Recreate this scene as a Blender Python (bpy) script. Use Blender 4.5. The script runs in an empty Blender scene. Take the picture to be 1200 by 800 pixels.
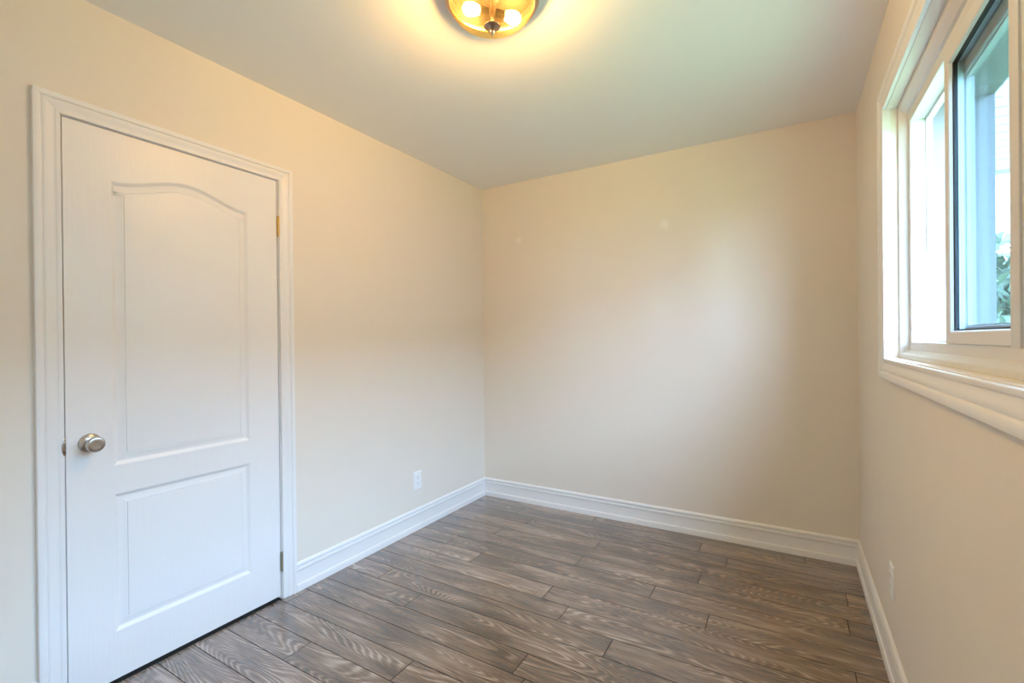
import bpy, bmesh, math, random
from mathutils import Vector, Matrix

# ------------------------------------------------------------------ camera, sky, exposure
SC = bpy.context.scene
COL = SC.collection
W, D, H = 2.431, 3.48, 2.44            # room: x 0..W, y 0..-D (back wall at y = 0), z 0..H

F_PX, YAW, PITCH, ROLL = 549.87, -0.535793, -0.002765, -0.010017
CAM = Vector((2.1195, -3.1198, 1.2348))
_f = Vector((math.sin(YAW) * math.cos(PITCH), math.cos(YAW) * math.cos(PITCH), math.sin(PITCH)))
_r = Vector((math.cos(YAW), -math.sin(YAW), 0))
_u = _r.cross(_f)
_r2 = _r * math.cos(ROLL) + _u * math.sin(ROLL)
_u2 = -_r * math.sin(ROLL) + _u * math.cos(ROLL)
cd = bpy.data.cameras.new('camera')
cd.sensor_width = 36.0
cd.sensor_fit = 'HORIZONTAL'
cd.lens = F_PX * 36.0 / 1200.0
cd.clip_start = 0.02
cam = bpy.data.objects.new('camera', cd)
COL.objects.link(cam)
m = Matrix((_r2, _u2, -_f)).transposed().to_4x4()
m.translation = CAM
cam.matrix_world = m
SC.camera = cam

SC.view_settings.view_transform = 'Standard'
SC.view_settings.look = 'None'
SC.view_settings.gamma = 1.0
SC.view_settings.use_curve_mapping = False
SC.view_settings.exposure = 0.0
SC.cycles.max_bounces = 10
SC.cycles.diffuse_bounces = 7
SC.cycles.transparent_max_bounces = 16
SC.cycles.sample_clamp_indirect = 8.0
SC.cycles.use_denoising = True

SKY_STRENGTH = 43.0
BULB_STRENGTH = 750.0
LAMP_COLOR = (1.0, 0.675, 0.32)

world = bpy.data.worlds.new('sky')
SC.world = world
world.use_nodes = True
wn = world.node_tree
wn.nodes.clear()
tc = wn.nodes.new('ShaderNodeTexCoord')
sx = wn.nodes.new('ShaderNodeSeparateXYZ')
rp = wn.nodes.new('ShaderNodeValToRGB')
rp.color_ramp.elements[0].position = 0.0
rp.color_ramp.elements[0].color = (0.475, 0.705, 1.0, 1)
rp.color_ramp.elements[1].position = 0.8
rp.color_ramp.elements[1].color = (0.455, 0.685, 1.0, 1)
bg = wn.nodes.new('ShaderNodeBackground')
bg.inputs['Strength'].default_value = SKY_STRENGTH
wo = wn.nodes.new('ShaderNodeOutputWorld')
wn.links.new(tc.outputs['Generated'], sx.inputs[0])
wn.links.new(sx.outputs['Z'], rp.inputs[0])
wn.links.new(rp.outputs[0], bg.inputs['Color'])
wn.links.new(bg.outputs[0], wo.inputs[0])

# window opening in the right wall (y range, z range of the jamb)
WY0, WY1, WZ0, WZ1 = -2.83, -0.900, 1.155, 2.078
WALL_T = 0.27
pl = bpy.data.lights.new('window_portal', 'AREA')
pl.shape = 'RECTANGLE'
pl.size = WY1 - WY0
pl.size_y = WZ1 - WZ0
pl.cycles.is_portal = True
po = bpy.data.objects.new('window_portal', pl)
COL.objects.link(po)
po.location = (W + WALL_T + 0.01, (WY0 + WY1) / 2, (WZ0 + WZ1) / 2)
po.rotation_euler = (math.pi / 2, 0, math.pi / 2)


# ------------------------------------------------------------------ material helpers
class NT:
    def __init__(self, name):
        self.mat = bpy.data.materials.new(name)
        self.mat.use_nodes = True
        self.t = self.mat.node_tree
        self.t.nodes.clear()
        self.out = self.t.nodes.new('ShaderNodeOutputMaterial')

    def n(self, kind, ins=None, **kw):
        nd = self.t.nodes.new(kind)
        for k, v in kw.items():
            setattr(nd, k, v)
        for k, v in (ins or {}).items():
            if hasattr(v, 'is_output') or isinstance(v, bpy.types.NodeSocket):
                self.t.links.new(v, nd.inputs[k])
            else:
                nd.inputs[k].default_value = v
        return nd

    def math(self, op, a, b=None, c=None):
        ins = {0: a}
        if b is not None:
            ins[1] = b
        if c is not None:
            ins[2] = c
        return self.n('ShaderNodeMath', ins, operation=op).outputs[0]

    def ramp(self, fac, stops):
        nd = self.n('ShaderNodeValToRGB', {0: fac})
        el = nd.color_ramp.elements
        while len(el) < len(stops):
            el.new(0.5)
        for e, (p, c) in zip(el, stops):
            e.position = p
            e.color = (*c, 1) if len(c) == 3 else c
        return nd.outputs[0]

    def mix(self, fac, a, b, blend='MIX'):
        nd = self.n('ShaderNodeMix', data_type='RGBA', blend_type=blend)
        for i, v in ((0, fac), (6, a), (7, b)):
            if isinstance(v, bpy.types.NodeSocket):
                self.t.links.new(v, nd.inputs[i])
            else:
                nd.inputs[i].default_value = (*v, 1) if isinstance(v, tuple) and len(v) == 3 else v
        return nd.outputs[2]

    def done(self, shader):
        self.t.links.new(shader, self.out.inputs[0])
        return self.mat


def plain(name, col, rough=0.5, metal=0.0, spec=0.5, bump=0.0, bscale=300.0, vary=0.0):
    k = NT(name)
    b = k.n('ShaderNodeBsdfPrincipled', {'Roughness': rough, 'Metallic': metal, 'Specular IOR Level': spec})
    co = k.n('ShaderNodeTexCoord').outputs['Object']
    nz = k.n('ShaderNodeTexNoise', {'Vector': co, 'Scale': bscale, 'Detail': 3.0})
    v = vary
    c = k.mix(nz.outputs[0], tuple(x * (1 - v) for x in col), tuple(min(1, x * (1 + v)) for x in col))
    k.t.links.new(c, b.inputs['Base Color'])
    if bump:
        bp = k.n('ShaderNodeBump', {'Height': nz.outputs[0], 'Strength': bump, 'Distance': 0.001})
        k.t.links.new(bp.outputs[0], b.inputs['Normal'])
    return k.done(b.outputs[0])


def wall_paint(name, col, spots=()):
    k = NT(name)
    co = k.n('ShaderNodeTexCoord').outputs['Object']
    fine = k.n('ShaderNodeTexNoise', {'Vector': co, 'Scale': 260.0, 'Detail': 2.0}).outputs[0]
    wide = k.n('ShaderNodeTexNoise', {'Vector': co, 'Scale': 5.0, 'Detail': 3.0}).outputs[0]
    c = k.mix(wide, tuple(x * 0.985 for x in col), tuple(x * 1.015 for x in col))
    for (p, r) in spots:                    # dabs of touch-up paint
        wob = k.n('ShaderNodeTexNoise', {'Vector': co, 'Scale': 40.0}).outputs[0]
        dist = k.n('ShaderNodeVectorMath', {0: co, 1: p}, operation='DISTANCE').outputs['Value']
        d2 = k.math('ADD', dist, k.math('MULTIPLY', k.math('SUBTRACT', wob, 0.5), r * 1.2))
        fac = k.n('ShaderNodeMapRange', {0: d2, 1: r, 2: r * 0.55, 3: 0.0, 4: 0.55}).outputs[0]
        c = k.mix(fac, c, (0.88, 0.86, 0.83))
    h = k.math('ADD', k.math('MULTIPLY', fine, 0.5), k.math('MULTIPLY', wide, 3.0))
    bp = k.n('ShaderNodeBump', {'Height': h, 'Strength': 0.25, 'Distance': 0.001})
    b = k.n('ShaderNodeBsdfPrincipled', {'Base Color': c, 'Roughness': 0.6, 'Specular IOR Level': 0.3, 'Normal': bp.outputs[0]})
    return k.done(b.outputs[0])


def door_paint():
    k = NT('door_white_gloss_paint')
    co = k.n('ShaderNodeTexCoord').outputs['Object']
    mp = k.n('ShaderNodeMapping', {'Vector': co, 'Scale': (1.0, 1.0, 0.075)})
    nz = k.n('ShaderNodeTexNoise', {'Vector': mp.outputs[0], 'Scale': 16.0, 'Detail': 1.0}).outputs[0]
    rings = k.math('SINE', k.math('MULTIPLY', nz, 95.0))
    mp2 = k.n('ShaderNodeMapping', {'Vector': co, 'Scale': (1.0, 1.0, 0.03)})
    fine = k.n('ShaderNodeTexNoise', {'Vector': mp2.outputs[0], 'Scale': 420.0, 'Detail': 2.0}).outputs[0]
    h = k.math('ADD', k.math('MULTIPLY', rings, 0.22), fine)
    bp = k.n('ShaderNodeBump', {'Height': h, 'Strength': 0.30, 'Distance': 0.0006})
    b = k.n('ShaderNodeBsdfPrincipled', {'Base Color': (0.83, 0.83, 0.82, 1), 'Roughness': 0.36, 'Specular IOR Level': 0.45,
                                         'Normal': bp.outputs[0]})
    return k.done(b.outputs[0])


def plank_wood():
    k = NT('dark_walnut_laminate')
    uv = k.n('ShaderNodeUVMap', uv_map='UVMap').outputs[0]
    tone = k.n('ShaderNodeAttribute', attribute_name='tone').outputs['Fac']
    s = k.n('ShaderNodeSeparateXYZ', {0: uv})
    m1 = k.n('ShaderNodeMapping', {'Vector': uv, 'Scale': (0.9, 6.5, 1.0)})
    low = k.n('ShaderNodeTexNoise', {'Vector': m1.outputs[0], 'Scale': 1.0, 'Detail': 1.0, 'Roughness': 0.4}).outputs[0]
    rings = k.math('SINE', k.math('ADD', k.math('MULTIPLY', low, 320.0), k.math('MULTIPLY', s.outputs[1], 30.0)))
    rings = k.math('MULTIPLY_ADD', rings, 0.5, 0.5)
    m2 = k.n('ShaderNodeMapping', {'Vector': uv, 'Scale': (7.0, 300.0, 1.0)})
    fibre = k.n('ShaderNodeTexNoise', {'Vector': m2.outputs[0], 'Scale': 1.0, 'Detail': 4.0, 'Roughness': 0.65}).outputs[0]
    m3 = k.n('ShaderNodeMapping', {'Vector': uv, 'Scale': (3.2, 11.0, 1.0)})
    blot = k.n('ShaderNodeTexNoise', {'Vector': m3.outputs[0], 'Scale': 1.0, 'Detail': 3.0}).outputs[0]
    m4 = k.n('ShaderNodeMapping', {'Vector': uv, 'Scale': (2.4, 22.0, 1.0), 'Location': (7.3, 3.1, 0)})
    patch = k.n('ShaderNodeTexNoise', {'Vector': m4.outputs[0], 'Scale': 1.0, 'Detail': 1.0}).outputs[0]
    where = k.n('ShaderNodeMapRange', {0: patch, 1: 0.38, 2: 0.60, 3: 0.15, 4: 1.0}).outputs[0]
    g = k.math('MULTIPLY', k.math('POWER', rings, 1.5), where)
    f = k.math('ADD', k.math('MULTIPLY', g, 0.31), k.math('MULTIPLY', k.math('SUBTRACT', fibre, 0.07), 1.1))
    f = k.math('ADD', f, k.math('MULTIPLY', k.math('SUBTRACT', blot, 0.52), 0.85))
    f = k.math('ADD', f, k.math('MULTIPLY', k.math('SUBTRACT', tone, 0.5), 0.16))
    c = k.ramp(f, [(0.24, (0.050, 0.032, 0.022)), (0.46, (0.162, 0.106, 0.068)), (0.62, (0.245, 0.168, 0.113)),
                   (0.88, (0.43, 0.335, 0.265))])
    rgh = k.n('ShaderNodeMapRange', {0: f, 1: 0.2, 2: 0.9, 3: 0.27, 4: 0.19}).outputs[0]
    bp = k.n('ShaderNodeBump', {'Height': f, 'Strength': 0.35, 'Distance': 0.0008})
    b = k.n('ShaderNodeBsdfPrincipled', {'Base Color': c, 'Roughness': rgh, 'Specular IOR Level': 0.8, 'Coat Weight': 1.0, 'Coat IOR': 1.6, 'Coat Roughness': 0.16, 'Normal': bp.outputs[0]})
    return k.done(b.outputs[0])


def pane_glass(name, tint, refl=1.0):
    k = NT(name)
    t = k.n('ShaderNodeBsdfTransparent', {'Color': (*tint, 1)})
    g = k.n('ShaderNodeBsdfGlossy', {'Roughness': 0.02, 'Color': (refl, refl, refl, 1)})
    lw = k.n('ShaderNodeLayerWeight', {'Blend': 0.5}).outputs['Facing']
    fr = k.math('MULTIPLY_ADD', k.math('POWER', lw, 5.0), 0.5, 0.03)
    mx = k.n('ShaderNodeMixShader', {0: fr, 1: t.outputs[0], 2: g.outputs[0]})
    return k.done(mx.outputs[0])


def bowl_glass():
    k = NT('amber_ribbed_glass')
    t = k.n('ShaderNodeBsdfTransparent', {'Color': (1.0, 0.81, 0.47, 1)})
    tl = k.n('ShaderNodeBsdfTranslucent', {'Color': (1.0, 0.70, 0.26, 1)})
    g = k.n('ShaderNodeBsdfGlossy', {'Roughness': 0.08, 'Color': (1.0, 0.8, 0.5, 1)})
    a = k.n('ShaderNodeMixShader', {0: 0.009, 1: t.outputs[0], 2: tl.outputs[0]})
    lw = k.n('ShaderNodeLayerWeight', {'Blend': 0.5}).outputs['Facing']
    fr = k.math('MULTIPLY_ADD', k.math('POWER', lw, 5.0), 0.12, 0.003)
    c = k.n('ShaderNodeMixShader', {0: fr, 1: a.outputs[0], 2: g.outputs[0]})
    return k.done(c.outputs[0])


def emit(name, col, strength):
    k = NT(name)
    e = k.n('ShaderNodeEmission', {'Color': (*col, 1), 'Strength': strength})
    return k.done(e.outputs[0])


WALL_COL = (0.795, 0.738, 0.650)
M_WALL = wall_paint('cream_wall_paint', WALL_COL)
M_WALL_BACK = wall_paint('cream_wall_paint_with_dabs', WALL_COL, [((0.337, 0, 1.998), 0.030), ((1.422, 0, 1.976), 0.040)])
M_CEIL = plain('flat_ceiling_white', (0.90, 0.90, 0.895), 0.85, spec=0.2, bump=0.15, bscale=180)
M_TRIM = plain('white_trim_paint', (0.83, 0.83, 0.82), 0.38, spec=0.45, bump=0.03, bscale=60)
M_DOOR = door_paint()
M_FLOOR = plank_wood()
M_GAP = plain('dark_plank_joint', (0.02, 0.015, 0.012), 0.9, spec=0.1)
M_VINYL = plain('white_window_vinyl', (0.68, 0.675, 0.65), 0.42, spec=0.4)
M_SASH_OUT = plain('toned_down_outer_sash', (0.42, 0.42, 0.42), 0.5, spec=0.3)  # window vinyl darkened in colour to offset the strong sky light on it
M_GASKET = plain('black_rubber_gasket', (0.012, 0.012, 0.014), 0.6)
M_GLASS = pane_glass('clear_window_glass', (0.84, 0.90, 0.93), 0.5)
M_NICKEL = plain('brushed_nickel', (0.55, 0.52, 0.49), 0.25, metal=1.0, bump=0.08, bscale=500)
M_RING = plain('satin_bronze_nickel', (0.50, 0.36, 0.27), 0.32, metal=1.0)
M_PAN = plain('dark_bronze_pan', (0.02, 0.013, 0.008), 0.8, spec=0.05)
M_BRASS = plain('worn_brass', (0.62, 0.42, 0.14), 0.35, metal=1.0, bump=0.3, bscale=350, vary=0.2)
M_PEWTER = plain('dull_painted_brass', (0.33, 0.31, 0.22), 0.45, metal=0.8, bump=0.3, bscale=350, vary=0.25)
M_PLASTIC = plain('white_outlet_plastic', (0.86, 0.86, 0.85), 0.32, spec=0.5)
M_SLOT = plain('dark_outlet_slot', (0.05, 0.045, 0.04), 0.7)
M_BOWL = bowl_glass()
M_BULB = emit('lamp_bulb_glow', LAMP_COLOR, BULB_STRENGTH)
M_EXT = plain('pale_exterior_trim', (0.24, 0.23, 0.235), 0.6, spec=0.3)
M_SIDING = plain('pale_blue_siding', (0.42, 0.45, 0.48), 0.7, spec=0.2, vary=0.04, bscale=20)
M_BLOCKER = plain('grey_blocker_wall', (0.22, 0.21, 0.195), 0.9, spec=0.1)
M_BLOCKER_ROOF = plain('dark_blocker_roof', (0.09, 0.085, 0.08), 0.9, spec=0.1, vary=0.2, bscale=15)
M_LAWN = plain('lawn_grass', (0.22, 0.30, 0.13), 0.9, spec=0.1, vary=0.35, bscale=4)
M_LEAF = plain('tree_leaves', (0.12, 0.155, 0.10), 0.6, spec=0.3, vary=0.4, bscale=3)
M_BARK = plain('tree_bark', (0.10, 0.075, 0.055), 0.9, spec=0.1, vary=0.3, bscale=30, bump=0.6)


# ------------------------------------------------------------------ mesh helpers
def tag(o, label=None, cat=None, group=None, kind=None):
    if label:
        o['label'] = label
    if cat:
        o['category'] = cat
    if group:
        o['group'] = group
    if kind:
        o['kind'] = kind
    return o


def obj(name, bm, mats, parent=None, recalc=True, smooth=None):
    if recalc:
        bmesh.ops.recalc_face_normals(bm, faces=bm.faces)
    me = bpy.data.meshes.new(name)
    bm.to_mesh(me)
    bm.free()
    for mm in (mats if isinstance(mats, (list, tuple)) else [mats]):
        me.materials.append(mm)
    if smooth is not None:
        me.shade_smooth()
        me.set_sharp_from_angle(angle=math.radians(smooth))
    o = bpy.data.objects.new(name, me)
    COL.objects.link(o)
    if parent:
        o.parent = parent
    return o


def empty(name, loc):
    o = bpy.data.objects.new(name, None)
    o.empty_display_size = 0.05
    COL.objects.link(o)
    o.location = loc
    return o


def box(bm, x0, x1, y0, y1, z0, z1, bev=0.0, mat=0):
    vs = [bm.verts.new((x, y, z)) for z in (z0, z1) for y in (y0, y1) for x in (x0, x1)]
    fs = [bm.faces.new([vs[i] for i in q]) for q in
          ((0, 2, 3, 1), (4, 5, 7, 6), (0, 1, 5, 4), (2, 6, 7, 3), (0, 4, 6, 2), (1, 3, 7, 5))]
    for f in fs:
        f.material_index = mat
    if bev:
        es = list({e for f in fs for e in f.edges})
        r = bmesh.ops.bevel(bm, geom=es, offset=bev, segments=2, affect='EDGES', profile=0.5)
        for f in r['faces']:
            f.material_index = mat


def left_wall(a, b, h):
    return Vector((h, a, b))


def right_wall(a, b, h):
    return Vector((W - h, a, b))


def back_wall(a, b, h):
    return Vector((a, -h, b))


def strips(bm, rows, cap=True):
    """rows: cross sections (closed rings of the same length) joined one to the next."""
    R = [[bm.verts.new(p) for p in row] for row in rows]
    for A, B in zip(R, R[1:]):
        n = len(A)
        for i in range(n):
            bm.faces.new((A[i], A[(i + 1) % n], B[(i + 1) % n], B[i]))
    if cap:
        bm.faces.new(R[0])
        bm.faces.new(list(reversed(R[-1])))


def frame_moulding(bm, mapf, prof, a0, a1, b0, b1, sides='LTR', gap=0.0, scale=(1, 1, 1, 1)):
    """mitred moulding round a rectangle; prof = [(outward w, height h)]; scale for sides L, R, B, T."""
    sl, sr, sb, st = scale
    g = gap
    for s in sides:
        if s == 'L':
            ends = [[(a0 - w * sl, (b0 - w * sb if 'B' in sides else b0) + g) for w, h in prof],
                    [(a0 - w * sl, b1 + w * st - g) for w, h in prof]]
        elif s == 'R':
            ends = [[(a1 + w * sr, (b0 - w * sb if 'B' in sides else b0) + g) for w, h in prof],
                    [(a1 + w * sr, b1 + w * st - g) for w, h in prof]]
        elif s == 'T':
            ends = [[(a0 - w * sl + g, b1 + w * st) for w, h in prof], [(a1 + w * sr - g, b1 + w * st) for w, h in prof]]
        else:
            ends = [[(a0 - w * sl + g, b0 - w * sb) for w, h in prof], [(a1 + w * sr - g, b0 - w * sb) for w, h in prof]]
        strips(bm, [[mapf(a, b, h) for (a, b), (w, h) in zip(e, prof)] for e in ends])


def lathe(bm, prof, mat4, seg=48, rib=0.0, nrib=0):
    """prof = [(radius, axial)] turned about local z, then moved by mat4."""
    rings = []
    for r, z in prof:
        if r < 1e-6:
            rings.append([bm.verts.new(mat4 @ Vector((0, 0, z)))])
        else:
            ring = []
            for i in range(seg):
                t = 2 * math.pi * i / seg
                rr = r * (1 + (rib * math.cos(nrib * t) if rib else 0))
                ring.append(bm.verts.new(mat4 @ Vector((rr * math.cos(t), rr * math.sin(t), z))))
            rings.append(ring)
    for A, B in zip(rings, rings[1:]):
        for i in range(seg):
            j = (i + 1) % seg
            if len(A) == 1 and len(B) == 1:
                continue
            if len(A) == 1:
                bm.faces.new((A[0], B[i], B[j]))
            elif len(B) == 1:
                bm.faces.new((A[i], A[j], B[0]))
            else:
                bm.faces.new((A[i], A[j], B[j], B[i]))


def frame_to(origin, axis):
    """matrix whose local z runs along axis."""
    return Matrix.Translation(origin) @ Vector(axis).to_track_quat('Z', 'Y').to_matrix().to_4x4()


# ------------------------------------------------------------------ room shell
# floor: individual planks with eased edges over a dark bed (surface pattern of one mesh)
PITCH_Y = 0.1268
PLANK_L = 1.228
JOINT = {2: .254, 3: .559, 4: 1.223, 5: .05, 6: .857, 0: 1.087, 1: 0.0, -1: .57, -2: .303, -3: 1.095, -4: .48, -5: 1.11,
         -6: .58, -7: .425, -8: .95, 7: .412, 8: .80}
rng = random.Random(5)
bm = bmesh.new()
uvl = bm.loops.layers.uv.new('UVMap')
tl = bm.loops.layers.color.new('tone')
FX0, FX1, FY0, FY1 = -0.10, W + 0.02, -D - 0.02, 0.02
box(bm, FX0, FX1, FY0, FY1, -0.06, -0.0080, mat=1)
FX0 = 0.0015
E1, E2 = 0.0006, 0.0016
for k in range(-9, 21):
    y1 = -1.0 - PITCH_Y * k
    y0 = y1 - PITCH_Y
    y0, y1 = max(y0, FY0), min(y1, FY1)
    if y1 - y0 < 0.01:
        continue
    j = JOINT.get(k, rng.uniform(0, PLANK_L))
    cuts = [FX0] + [x for x in (j + PLANK_L * i for i in range(-3, 4)) if FX0 + 0.01 < x < FX1 - 0.01] + [FX1]
    for x0, x1 in zip(cuts, cuts[1:]):
        du, dv, tv = rng.uniform(0, 40), rng.uniform(0, 40), rng.random()
        lo = [bm.verts.new((x, y, -0.0080)) for x, y in ((x0 + E1, y0 + E1), (x1 - E1, y0 + E1), (x1 - E1, y1 - E1), (x0 + E1, y1 - E1))]
        md = [bm.verts.new((x, y, -0.0009)) for x, y in ((x0 + E1, y0 + E1), (x1 - E1, y0 + E1), (x1 - E1, y1 - E1), (x0 + E1, y1 - E1))]
        hi = [bm.verts.new((x, y, 0.0)) for x, y in ((x0 + E2, y0 + E2), (x1 - E2, y0 + E2), (x1 - E2, y1 - E2), (x0 + E2, y1 - E2))]
        fs = [bm.faces.new(hi)]
        for i in range(4):
            n = (i + 1) % 4
            fs.append(bm.faces.new((lo[i], lo[n], md[n], md[i])))
            fs.append(bm.faces.new((md[i], md[n], hi[n], hi[i])))
            fs[-1].material_index = fs[-2].material_index = 1
        for f in fs:
            for lp in f.loops:
                lp[uvl].uv = (lp.vert.co.x - x0 + du, lp.vert.co.y - y0 + dv)
                lp[tl] = (tv, tv, tv, 1)
tag(obj('floor', bm, [M_FLOOR, M_GAP], recalc=False), 'dark brown wood plank laminate floor', 'floor', kind='structure')

bm = bmesh.new()
box(bm, -0.12, W + WALL_T, -D - 0.12, 0.12, H, H + 0.1)
tag(obj('ceiling', bm, M_CEIL), 'plain white painted ceiling', 'ceiling', kind='structure')

# left wall with a shallow recess that takes the door
DY0, DY1, DZ1 = -2.5258, -1.7525, 2.010         # door leaf
OY0, OY1, OZ1 = DY0 - 0.016, DY1 + 0.016, DZ1 + 0.016
bm = bmesh.new()
box(bm, -0.12, 0, OY1, 0.0, 0, H)
box(bm, -0.12, 0, -D, OY0, 0, H)
box(bm, -0.12, 0, OY0, OY1, OZ1, H)
box(bm, -0.12, -0.085, OY0, OY1, 0, OZ1)
tag(obj('wall_left', bm, M_WALL), 'cream wall that holds the white panel door', 'wall', kind='structure')

bm = bmesh.new()
box(bm, -0.12, W + WALL_T, 0, 0.12, 0, H)
tag(obj('wall_back', bm, M_WALL_BACK), 'bare cream back wall with two small pale paint dabs', 'wall', kind='structure')

bm = bmesh.new()
box(bm, -0.12, W + WALL_T, -D - 0.12, -D, 0, H)
tag(obj('wall_front', bm, M_WALL), 'cream wall behind the camera', 'wall', kind='structure')

bm = bmesh.new()
XR = W + WALL_T
box(bm, W, XR, WY1, 0, 0, H)
box(bm, W, XR, -D, WY0, 0, H)
box(bm, W, XR, WY0, WY1, 0, WZ0)
box(bm, W, XR, WY0, WY1, WZ1, H)
tag(obj('wall_right', bm, M_WALL), 'cream wall that holds the sliding window', 'wall', kind='structure')

# baseboards
BB = [(0, 0), (.0165, 0), (.0165, .027), (.015, .033), (.0105, .0365), (.0095, .040), (.0095, .096), (.0115, .098), (.0125, .101),
      (.0128, .1115), (.0110, .1145), (.0050, .1155), (.0046, .1200), (.0105, .1212), (.0118, .1245), (.0110, .131), (.0075, .138), (.004, .1405), (0, .1405)]
CY0, CY1, CZ1 = -2.602, -1.677, 2.077           # outer edge of the door casing


def base_run(mapf, a0, a1, m0, m1):
    """run from a0 to a1; m0/m1 = 1 where that end is mitred into a corner."""
    bm = bmesh.new()
    s = 1 if a1 > a0 else -1
    strips(bm, [[mapf(a0 + s * h * m0, z, h) for h, z in BB], [mapf(a1 - s * h * m1, z, h) for h, z in BB]])
    return bm


bm = base_run(left_wall, CY1 + 0.0006, 0, 0, 1)
b2 = base_run(left_wall, -D, CY0 - 0.0006, 1, 0)
me = bpy.data.meshes.new('tmp')
b2.to_mesh(me)
b2.free()
bm.from_mesh(me)
bpy.data.meshes.remove(me)
tag(obj('baseboard_left', bm, M_TRIM, smooth=35), 'white moulded baseboard along the door wall', 'baseboard', kind='structure')
tag(obj('baseboard_back', base_run(back_wall, 0, W, 1, 1), M_TRIM, smooth=35), 'white moulded baseboard along the back wall', 'baseboard', kind='structure')
tag(obj('baseboard_right', base_run(right_wall, 0, -D, 1, 1), M_TRIM, smooth=35), 'white moulded baseboard under the window', 'baseboard', kind='structure')
tag(obj('baseboard_front', base_run(lambda a, b, h: Vector((a, -D + h, b)), 0, W, 1, 1), M_TRIM, smooth=35),
    'white moulded baseboard behind the camera', 'baseboard', kind='structure')

# ------------------------------------------------------------------ door casing and jamb (trim_1)
CAS = [(0, 0), (0, .0085), (.0012, .0098), (.010, .0102), (.0125, .0095), (.0140, .0085), (.018, .0082), (.024, .0095), (.031, .0122),
       (.036, .0135), (.042, .0138), (.045, .0128), (.0465, .0115), (.0485, .0125), (.0505, .0160), (.054, .0178), (.064, .0182), (.068, .0172),
       (.0695, .0150), (.0695, 0)]
bm = bmesh.new()
IY0, IY1, IZ1 = CY0 + 0.0695, CY1 - 0.0695, CZ1 - 0.0695 + 0.004
frame_moulding(bm, left_wall, CAS, IY0, IY1, 0.0, CZ1 - 0.0625, 'LTR', gap=0.0005, scale=(1, 1, 1, 0.9))
tag(obj('trim_1', bm, M_TRIM, smooth=30), 'white moulded casing around the panel door', 'door casing', kind='structure')

bm = bmesh.new()
box(bm, -0.085, -0.0005, OY0 + 0.0002, DY0 - 0.003, 0.0, DZ1 + 0.003)
box(bm, -0.085, -0.0005, DY1 + 0.003, OY1 - 0.0002, 0.0, DZ1 + 0.003)
box(bm, -0.085, -0.0005, OY0 + 0.0002, OY1 - 0.0002, DZ1 + 0.003, OZ1 - 0.0002)
box(bm, -0.060, -0.042, DY0 - 0.003, DY0 + 0.010, 0.0, DZ1 + 0.003)
box(bm, -0.060, -0.042, DY1 - 0.010, DY1 + 0.003, 0.0, DZ1 + 0.003)
box(bm, -0.060, -0.042, DY0 - 0.003, DY1 + 0.003, DZ1 - 0.010, DZ1 + 0.003)
tag(obj('trim_2', bm, M_TRIM), 'white jamb lining the door opening', 'door jamb', kind='structure')


# ------------------------------------------------------------------ door_1
def inset(poly, d):
    n = len(poly)
    out = []
    for i in range(n):
        p0, p, p1 = Vector(poly[i - 1]), Vector(poly[i]), Vector(poly[(i + 1) % n])
        e0, e1 = (p - p0).normalized(), (p1 - p).normalized()
        n0, n1 = Vector((-e0.y, e0.x)), Vector((-e1.y, e1.x))
        b = (n0 + n1)
        b = b / max(0.3, b.length_squared / 2)
        out.append(tuple(p + b * d))
    return out


PL, PR = -2.3945, -1.8945
up = [(PL, .792), (PR, .792)]
N = 56
for i in range(N + 1):
    s = i / N
    up.append((PR + (PL - PR) * s, 1.829 + 0.055 * (1 - math.cos(2 * math.pi * s)) / 2))
low = [(PL, .187), (PR, .187), (PR, .688), (PL, .688)]
STICK = [(0, 0), (.003, -.0012), (.012, -.0075), (.0145, -.0082), (.018, -.0078), (.036, -.0028), (.0375, -.0030), (.0385, -.0042), (.0398, -.0042), (.041, -.0012), (.044, -.0008)]
bm = bmesh.new()


def ring(pts, h):
    return [bm.verts.new((h, a, b)) for a, b in pts]


DZ0 = 0.0155
outer = ring([(DY0 + .0015, DZ0), (DY1 - .0015, DZ0), (DY1 - .0015, DZ1), (DY0 + .0015, DZ1)], 0.0)
edges = [bm.edges.new((outer[i], outer[(i + 1) % 4])) for i in range(4)]
loops = []
for poly in (up, low):
    rows = [ring(inset(poly, d) if d else poly, h) for d, h in STICK]
    n = len(poly)
    for A, B in zip(rows, rows[1:]):
        for i in range(n):
            bm.faces.new((A[i], A[(i + 1) % n], B[(i + 1) % n], B[i]))
    edges += [bm.edges.get((rows[0][i], rows[0][(i + 1) % n])) for i in range(n)]
    last = rows[-1]
    bmesh.ops.triangle_fill(bm, use_beauty=True, edges=[bm.edges.get((last[i], last[(i + 1) % n])) for i in range(n)])
bmesh.ops.triangle_fill(bm, use_beauty=True, edges=edges)
back = ring([(DY0, DZ0), (DY1, DZ0), (DY1, DZ1 + .0), (DY0, DZ1)], -0.0355)
rim = ring([(DY0, DZ0), (DY1, DZ0), (DY1, DZ1), (DY0, DZ1)], -0.0015)
for i in range(4):
    j = (i + 1) % 4
    bm.faces.new((outer[i], outer[j], rim[j], rim[i]))
    bm.faces.new((rim[i], rim[j], back[j], back[i]))
bm.faces.new(back)
for v in bm.verts:
    v.co.x -= 0.0015
door = tag(obj('door_1', bm, M_DOOR, smooth=12), 'closed white two-panel door with an arched upper panel', 'door', kind='structure')

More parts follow.
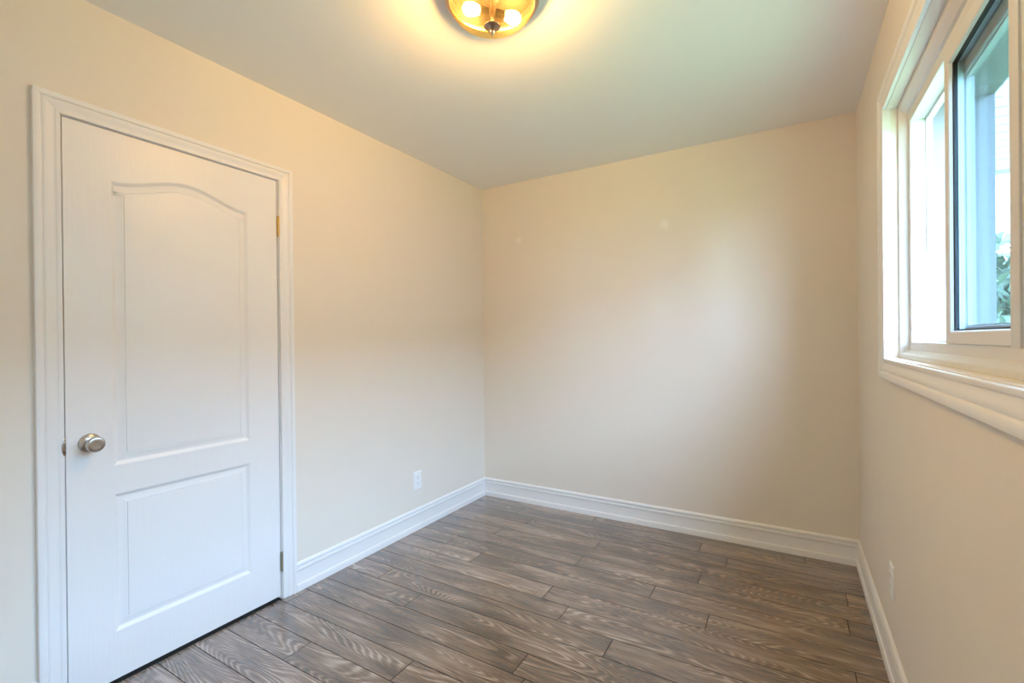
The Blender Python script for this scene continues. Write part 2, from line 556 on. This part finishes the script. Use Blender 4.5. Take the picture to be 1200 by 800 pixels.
KY, KZ = -2.462, 0.8885
knob_m = frame_to(Vector((-0.0015, KY, KZ)), (1, 0, 0))
bm = bmesh.new()
lathe(bm, [(0, .0), (.033, .0), (.033, .003), (.0315, .0058), (.027, .0085), (.021, .0112), (.0165, .0128), (0, .0128)], knob_m, 64)
rose = obj('knob_rose', bm, M_NICKEL, door, smooth=40)
bm = bmesh.new()
lathe(bm, [(0, .010), (.0125, .012), (.0115, .022), (.0135, .030), (.0195, .036), (.0245, .0415), (.0268, .048), (.0265, .0545), (.0245, .0588), (.0225, .0600),
           (.012, .0592), (0, .0585)], knob_m, 64)
tag(obj('door_knob', bm, M_NICKEL, door, smooth=40), 'round satin nickel knob with a dished face')


def hinge(z0, z1, mat, label):
    bm = bmesh.new()
    n = 5
    seg = (z1 - z0) / n
    for i in range(n):
        a, b = z0 + seg * i + .0004, z0 + seg * (i + 1) - .0004
        lathe(bm, [(0, a), (.0052, a), (.0058, a + .0006), (.0058, b - .0006), (.0052, b), (0, b)],
              Matrix.Translation((.0058, DY1 + .0022, 0)), 20)
    lathe(bm, [(0, z1), (.0042, z1), (.0046, z1 + .002), (.0030, z1 + .0045), (0, z1 + .005)], Matrix.Translation((.0058, DY1 + .0022, 0)), 20)
    lathe(bm, [(0, z0 - .005), (.003, z0 - .0045), (.0046, z0 - .002), (.0042, z0), (0, z0)], Matrix.Translation((.0058, DY1 + .0022, 0)), 20)
    box(bm, -.030, .0035, DY1 + .0008, DY1 + .0024, z0, z1)
    tag(obj('hinge', bm, mat, door, smooth=40), label)


hinge(1.749, 1.838, M_BRASS, 'upper bright brass hinge')
hinge(.137, .224, M_PEWTER, 'lower dull grey-green hinge')

# latch strike lip curling over the casing edge
bm = bmesh.new()
rows = []
for z in (.857, .861, .868, .877, .888, .899, .908, .914, .918):
    b = max(0.0, 1 - ((z - .8875) / .0305) ** 2)
    y = DY0 - .0036
    dy = .0010 + .0085 * b ** .5
    x = .0070 + .0060 * b ** .4
    rows.append([Vector((-.02, y + .0012, z)), Vector((x - .001, y + .0014, z)), Vector((x, y, z)), Vector((x + .0006, y - dy, z)),
                 Vector((x - .0008, y - dy, z)), Vector((x - .0016, y - .0004, z)), Vector((-.02, y, z))])
strips(bm, rows)
tag(obj('strike_plate', bm, M_NICKEL, bpy.data.objects['trim_2'], smooth=50), 'curved nickel latch strike plate')

# ------------------------------------------------------------------ window casing, jamb lining (trim_3, trim_4)
WC = [(0, -.012), (0, .0110), (.0012, .0122), (.010, .0128), (.0125, .0118), (.0140, .0105), (.018, .0102), (.024, .0112), (.031, .0138),
      (.036, .0148), (.042, .0148), (.045, .0138), (.0465, .0125), (.0485, .0135), (.0505, .0170), (.054, .0192), (.066, .0198), (.071, .0188),
      (.073, .0165), (.073, 0), (.02, 0), (.02, -.012)]
bm = bmesh.new()
frame_moulding(bm, right_wall, WC, WY0 + .005, WY1 - .001, WZ0 - .003, WZ1 + .003, 'LTRB', gap=0.0002)
tag(obj('trim_3', bm, M_TRIM, smooth=30), 'white moulded casing around the window', 'window casing', kind='structure')


def wmap(a, b, h):                       # h is negative going out through the wall
    return Vector((W - h, a, b))


# ------------------------------------------------------------------ window_1
FR = [(0, -.034), (-.012, -.034), (-.014, -.036), (-.018, -.047), (-.022, -.052), (-.024, -.060), (-.045, -.061), (-.046, -.062), (-.046, -.104),
      (-.052, -.104), (-.052, -.122), (0, -.122)]
bm = bmesh.new()
FS = (1, 1, 1.28, 1.62)
frame_moulding(bm, wmap, FR, WY0, WY1, WZ0, WZ1, 'LTRB', scale=FS)
# middle post between the two halves
MY0, MY1 = -1.990, -1.905
box(bm, W + .038, W + .121, MY0 + .045, MY1, WZ0 + .055, WZ1 - .07, bev=.0015)
box(bm, W + .041, W + .121, MY0, MY0 + .042, WZ0 + .055, WZ1 - .07, bev=.0015)
window = tag(obj('window_1', bm, M_VINYL, smooth=30), 'white vinyl sliding window with its near sash slid partly open', 'window', kind='structure')
SZ0, SZ1 = WZ0 + .046 * 1.28 + .0002, WZ1 - .046 * 1.62 - .002


def sash(name, y0, y1, d0, d1, st, rb, rt, label, groove=False, left=1.0, gasket=None, mat=None):
    """rails with mitred bevel, black gasket, pane."""
    bm = bmesh.new()
    z0, z1 = SZ0, SZ1
    gd = d0 + (d1 - d0) * 0.62
    P = [(0, -d0), (-st + .006, -d0), (-st + .003, -d0 - .002), (-st, -gd + .010), (-st, -d1), (0, -d1)]
    if groove:
        P = [(0, -d0), (-st * .48, -d0), (-st * .50, -d0 - .004), (-st * .54, -d0 - .004), (-st * .56, -d0), (-st + .003, -d0), (-st, -d0 - .003), (-st, -d1), (0, -d1)]
    sc = (left, 1, rb / st, rt / st)
    frame_moulding(bm, wmap, P, y0, y1, z0, z1, 'LTRB', scale=sc)
    o = tag(obj(name, bm, mat or M_VINYL, window, smooth=30), label)
    bm = bmesh.new()
    G = [(0, -gd + .010), (-.0035, -gd + .008), (-.0035, -gd), (0, -gd)]
    frame_moulding(bm, wmap, G, y0 + st * left, y1 - st, z0 + rb, z1 - rt, 'LTRB')
    obj('gasket', bm, gasket or M_GASKET, o)
    bm = bmesh.new()
    box(bm, W + gd, W + gd + .004, y0 + st * left - .004, y1 - st + .004, z0 + rb - .004, z1 - rt + .004)
    obj('pane', bm, M_GLASS, o)
    return o


sash('sliding_sash', -1.902, -1.402, .056, .086, .036, .034, .040, 'inner sash slid towards the middle post', left=2.0)
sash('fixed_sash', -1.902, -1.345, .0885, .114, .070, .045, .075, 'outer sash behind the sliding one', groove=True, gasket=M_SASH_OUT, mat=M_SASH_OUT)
sash('fixed_sash', -2.782, -1.992, .060, .090, .045, .040, .045, 'sash of the near half of the window')

# outside return of the opening
bm = bmesh.new()
EX = [(.010, -.123), (-.050, -.123), (-.050, -.136), (-.043, -.137), (-.043, -.150), (-.036, -.151), (-.036, -.166), (-.030, -.168), (-.030, -.285), (.06, -.285), (.06, -.272), (.010, -.272)]
EX = [(min(w, 0) if d > -.27 else w, d) for w, d in EX]
frame_moulding(bm, wmap, EX, WY0, WY1, WZ0, WZ1, 'LTRB')
tag(obj('trim_4', bm, M_EXT, smooth=30), 'pale stepped exterior trim outside the window', 'window trim', kind='structure')


# ------------------------------------------------------------------ outlets
def outlet(name, mapf, ca, cb, label, sgn):
    root = empty(name, mapf(ca, cb, 0))
    inv = Matrix.Translation(-root.location)
    tag(root, label, 'outlet')
    w, h = .0355, .0585

    def put(pname, bm, mat, parent=root, **kw):
        bmesh.ops.transform(bm, matrix=inv, verts=bm.verts)
        return obj(pname, bm, mat, parent, **kw)
    bm = bmesh.new()
    rows = []
    for ins, hh in ((0, 0), (0, .0018), (.0012, .0036), (.004, .0052), (.006, .0056)):
        rows.append([mapf(ca + s * (w - ins), cb + t * (h - ins), hh) for s, t in ((-1, -1), (1, -1), (1, 1), (-1, 1))])
    strips(bm, rows)
    put('cover_plate', bm, M_PLASTIC)
    for t in (-1, 1):
        bm = bmesh.new()
        pts = []
        for i in range(32):
            a = 2 * math.pi * i / 32
            pts.append((ca + max(-.0165, min(.0165, .0175 * math.cos(a))), cb + t * .0195 + max(-.0135, min(.0135, .0175 * math.sin(a)))))
        strips(bm, [[mapf(a, b, .005) for a, b in pts], [mapf(a, b, .0070) for a, b in pts],
                    [mapf(ca + (a - ca) * .95, cb + t * .0195 + (b - cb - t * .0195) * .95, .0076) for a, b in pts]])
        rec = put('receptacle', bm, M_PLASTIC)
        for dx, hh in ((-.0065, .0045), (.0065, .0035)):
            bm = bmesh.new()
            c = mapf(ca + dx, cb + t * .0195 + .003, .0074)
            q = [mapf(ca + dx + a * .0011, cb + t * .0195 + .003 + b * hh, .0074) for a, b in ((-1, -1), (1, -1), (1, 1), (-1, 1))]
            q2 = [mapf(ca + dx + a * .0011, cb + t * .0195 + .003 + b * hh, .0078) for a, b in ((-1, -1), (1, -1), (1, 1), (-1, 1))]
            strips(bm, [q, q2])
            put('slot', bm, M_SLOT, rec)
        bm = bmesh.new()
        r1 = [(ca + .0024 * math.cos(2 * math.pi * i / 16), cb + t * .0195 - .0075 + .0024 * math.sin(2 * math.pi * i / 16)) for i in range(16)]
        strips(bm, [[mapf(a, b, .0074) for a, b in r1], [mapf(a, b, .0078) for a, b in r1]])
        put('ground_hole', bm, M_SLOT, rec)
    bm = bmesh.new()
    r1 = [(ca + .003 * math.cos(2 * math.pi * i / 16), cb + .003 * math.sin(2 * math.pi * i / 16)) for i in range(16)]
    strips(bm, [[mapf(a, b, .0054) for a, b in r1], [mapf(ca + (a - ca) * .7, cb + (b - cb) * .7, .0064) for a, b in r1]])
    put('screw', bm, M_PLASTIC)
    return root


outlet('wall_outlet', left_wall, -.789, .3205, 'white duplex outlet low on the wall to the right of the door', 1)
outlet('wall_outlet', right_wall, -.965, .352, 'white duplex outlet below the window, seen edge on', -1)

# ------------------------------------------------------------------ ceiling light
LX, LY = 1.236, -1.745
lamp = tag(empty('ceiling_light', (LX, LY, H)), 'lit flush dome ceiling light with ribbed amber glass and bronze rim', 'ceiling light')
up_m = Matrix.Identity(4)
bm = bmesh.new()
lathe(bm, [(0, 0), (.150, 0), (.157, -.002), (.1595, -.007), (.159, -.015), (.163, -.020), (.1645, -.026), (.162, -.032), (.156, -.036), (.148, -.038), (.1455, -.035), (.1445, -.022)], up_m, 96)
obj('rim', bm, M_RING, lamp, smooth=40)
bm = bmesh.new()
lathe(bm, [(.1445, -.022), (.138, -.010), (0, -.010)], up_m, 96)
obj('pan', bm, M_PAN, lamp, smooth=40)
BOWL = [(.1455, -.031), (.145, -.040), (.1425, -.052), (.1365, -.0635), (.127, -.0750), (.1125, -.0865), (.094, -.0960), (.0715, -.1035), (.046, -.1088), (.020, -.1116), (.006, -.112)]
bm = bmesh.new()
lathe(bm, BOWL, up_m, 288, rib=.008, nrib=48)
obj('glass_bowl', bm, M_BOWL, lamp, smooth=60)
bm = bmesh.new()
lathe(bm, [(0, -.108), (.020, -.1115), (.0275, -.1140), (.0290, -.1165), (.026, -.1195), (.017, -.1215), (.010, -.1235), (.0065, -.127), (.0070, -.1300), (.0088, -.1340), (.0086, -.1385),
           (.0062, -.1430), (.0036, -.1455), (.0028, -.1490), (.0016, -.1515), (0, -.152)], up_m, 40)
obj('finial', bm, M_RING, lamp, smooth=50)
bm = bmesh.new()
lathe(bm, [(0, -.010), (.022, -.010), (.022, -.028), (.005, -.032), (.004, -.110), (0, -.110)], up_m, 24)
obj('stem', bm, M_RING, lamp, smooth=40)
for s in (-1, 1):
    bm = bmesh.new()
    ang = math.radians(48)
    bmm = frame_to(Vector((s * .026 * math.cos(ang), s * .026 * math.sin(ang), -.067)), (s * math.cos(ang), s * math.sin(ang), -0.06))
    lathe(bm, [(0, .018), (.0125, .020), (.017, .030), (.0205, .042), (.0215, .052), (.020, .062), (.015, .071), (.008, .0755), (0, .0765)], bmm, 24)
    b = obj('bulb', bm, M_BULB, lamp, smooth=60)
    bm = bmesh.new()
    lathe(bm, [(0, -.012), (.0145, -.012), (.0145, .018), (.012, .022), (0, .022)], bmm, 24)
    obj('socket', bm, M_PAN, b, smooth=40)

# ------------------------------------------------------------------ outside: seen through the panes, plus an unseen light blocker
GZ = -0.55
bm = bmesh.new()
box(bm, W + WALL_T, 40, -40, 40, GZ - .2, GZ)
tag(obj('lawn', bm, M_LAWN), 'green lawn outside the window', 'lawn', kind='structure')

bm = bmesh.new()                             # eave of the house and the deeper porch soffit past its corner
SY0, SY1 = -5.0, 1.9


def soffit(bm, x1, y0, y1):
    n = int((y1 - y0) / .15)
    for i in range(n):
        a = y0 + (y1 - y0) * i / n
        c = y0 + (y1 - y0) * (i + 1) / n
        box(bm, W + WALL_T, x1, a + .006, c - .006, 2.50, 2.52)
    box(bm, W + WALL_T, x1, y0, y1, 2.512, 2.56)
    box(bm, x1, x1 + .03, y0, y1, 2.44, 2.66)


soffit(bm, W + .62, SY0, .2)
soffit(bm, W + 1.5, .2, SY1)
box(bm, W + WALL_T, W + 1.53, SY1, SY1 + .03, 2.47, 2.66)
tag(obj('roof_soffit', bm, M_SIDING), 'pale slatted soffit of the eave above the window', 'soffit', kind='structure')

# added house shape, out of view, sized to block the low sky light
blocker = tag(empty('unseen_sky_blocker', (W + 6.5, -1.0, GZ)), 'unseen grey house shape added to block low sky light', 'light blocker', kind='structure')
HX0, HX1, HY0, HY1, HZ = 0.0, 7.0, -9.0, 9.0, 4.2
bm = bmesh.new()
box(bm, HX0, HX1, HY0, HY1, 0, HZ)
obj('blocker_wall', bm, M_BLOCKER, blocker)
bm = bmesh.new()
prof = [(HX0 - .35, HZ - .02), (HX1 + .35, HZ - .02), (HX1 / 2 + HX0 / 2, HZ + .95)]
strips(bm, [[Vector((x, y, z)) for x, z in prof] for y in (HY0 - .3, HY1 + .3)])
obj('blocker_roof', bm, M_BLOCKER_ROOF, blocker)


def tree(x, y, h, cr, seed, label):
    r = random.Random(seed)
    root = tag(empty('tree', (x, y, GZ)), label, 'tree', 'trees beyond the window')
    bm = bmesh.new()
    rows = []
    px = py = 0
    for i in range(8):
        t = i / 7
        rad = .16 * (1 - .75 * t) + .02
        rows.append([Vector((px + rad * math.cos(q * math.pi / 5), py + rad * math.sin(q * math.pi / 5), h * .75 * t)) for q in range(10)])
        px += r.uniform(-.06, .06)
        py += r.uniform(-.06, .06)
    strips(bm, rows)
    obj('trunk', bm, M_BARK, root, smooth=60)
    bm = bmesh.new()
    lobes = [(Vector((r.uniform(-.55, .55) * cr, r.uniform(-.55, .55) * cr, h * .62 + r.uniform(-.32, .34) * h)), cr * r.uniform(.35, .55)) for _ in range(16)]
    for _ in range(2600):
        c, rad = r.choice(lobes)
        v = Vector((r.gauss(0, 1), r.gauss(0, 1), r.gauss(0, 1))).normalized() * rad * r.uniform(.55, 1.0) ** .5
        p = c + v
        q = Vector((r.gauss(0, 1), r.gauss(0, 1), r.gauss(0, 1))).normalized()
        t = q.orthogonal().normalized()
        u = q.cross(t)
        s = r.uniform(.09, .17)
        bm.faces.new([bm.verts.new(p + t * s * a + u * s * .55 * b) for a, b in ((-1, 0), (0, -1), (1.2, 0), (0, 1))])
    obj('foliage', bm, M_LEAF, root, recalc=False)


tree(5.4, 8.6, 3.0, 1.9, 3, 'leafy green tree outside in the strip of garden seen through the right pane')
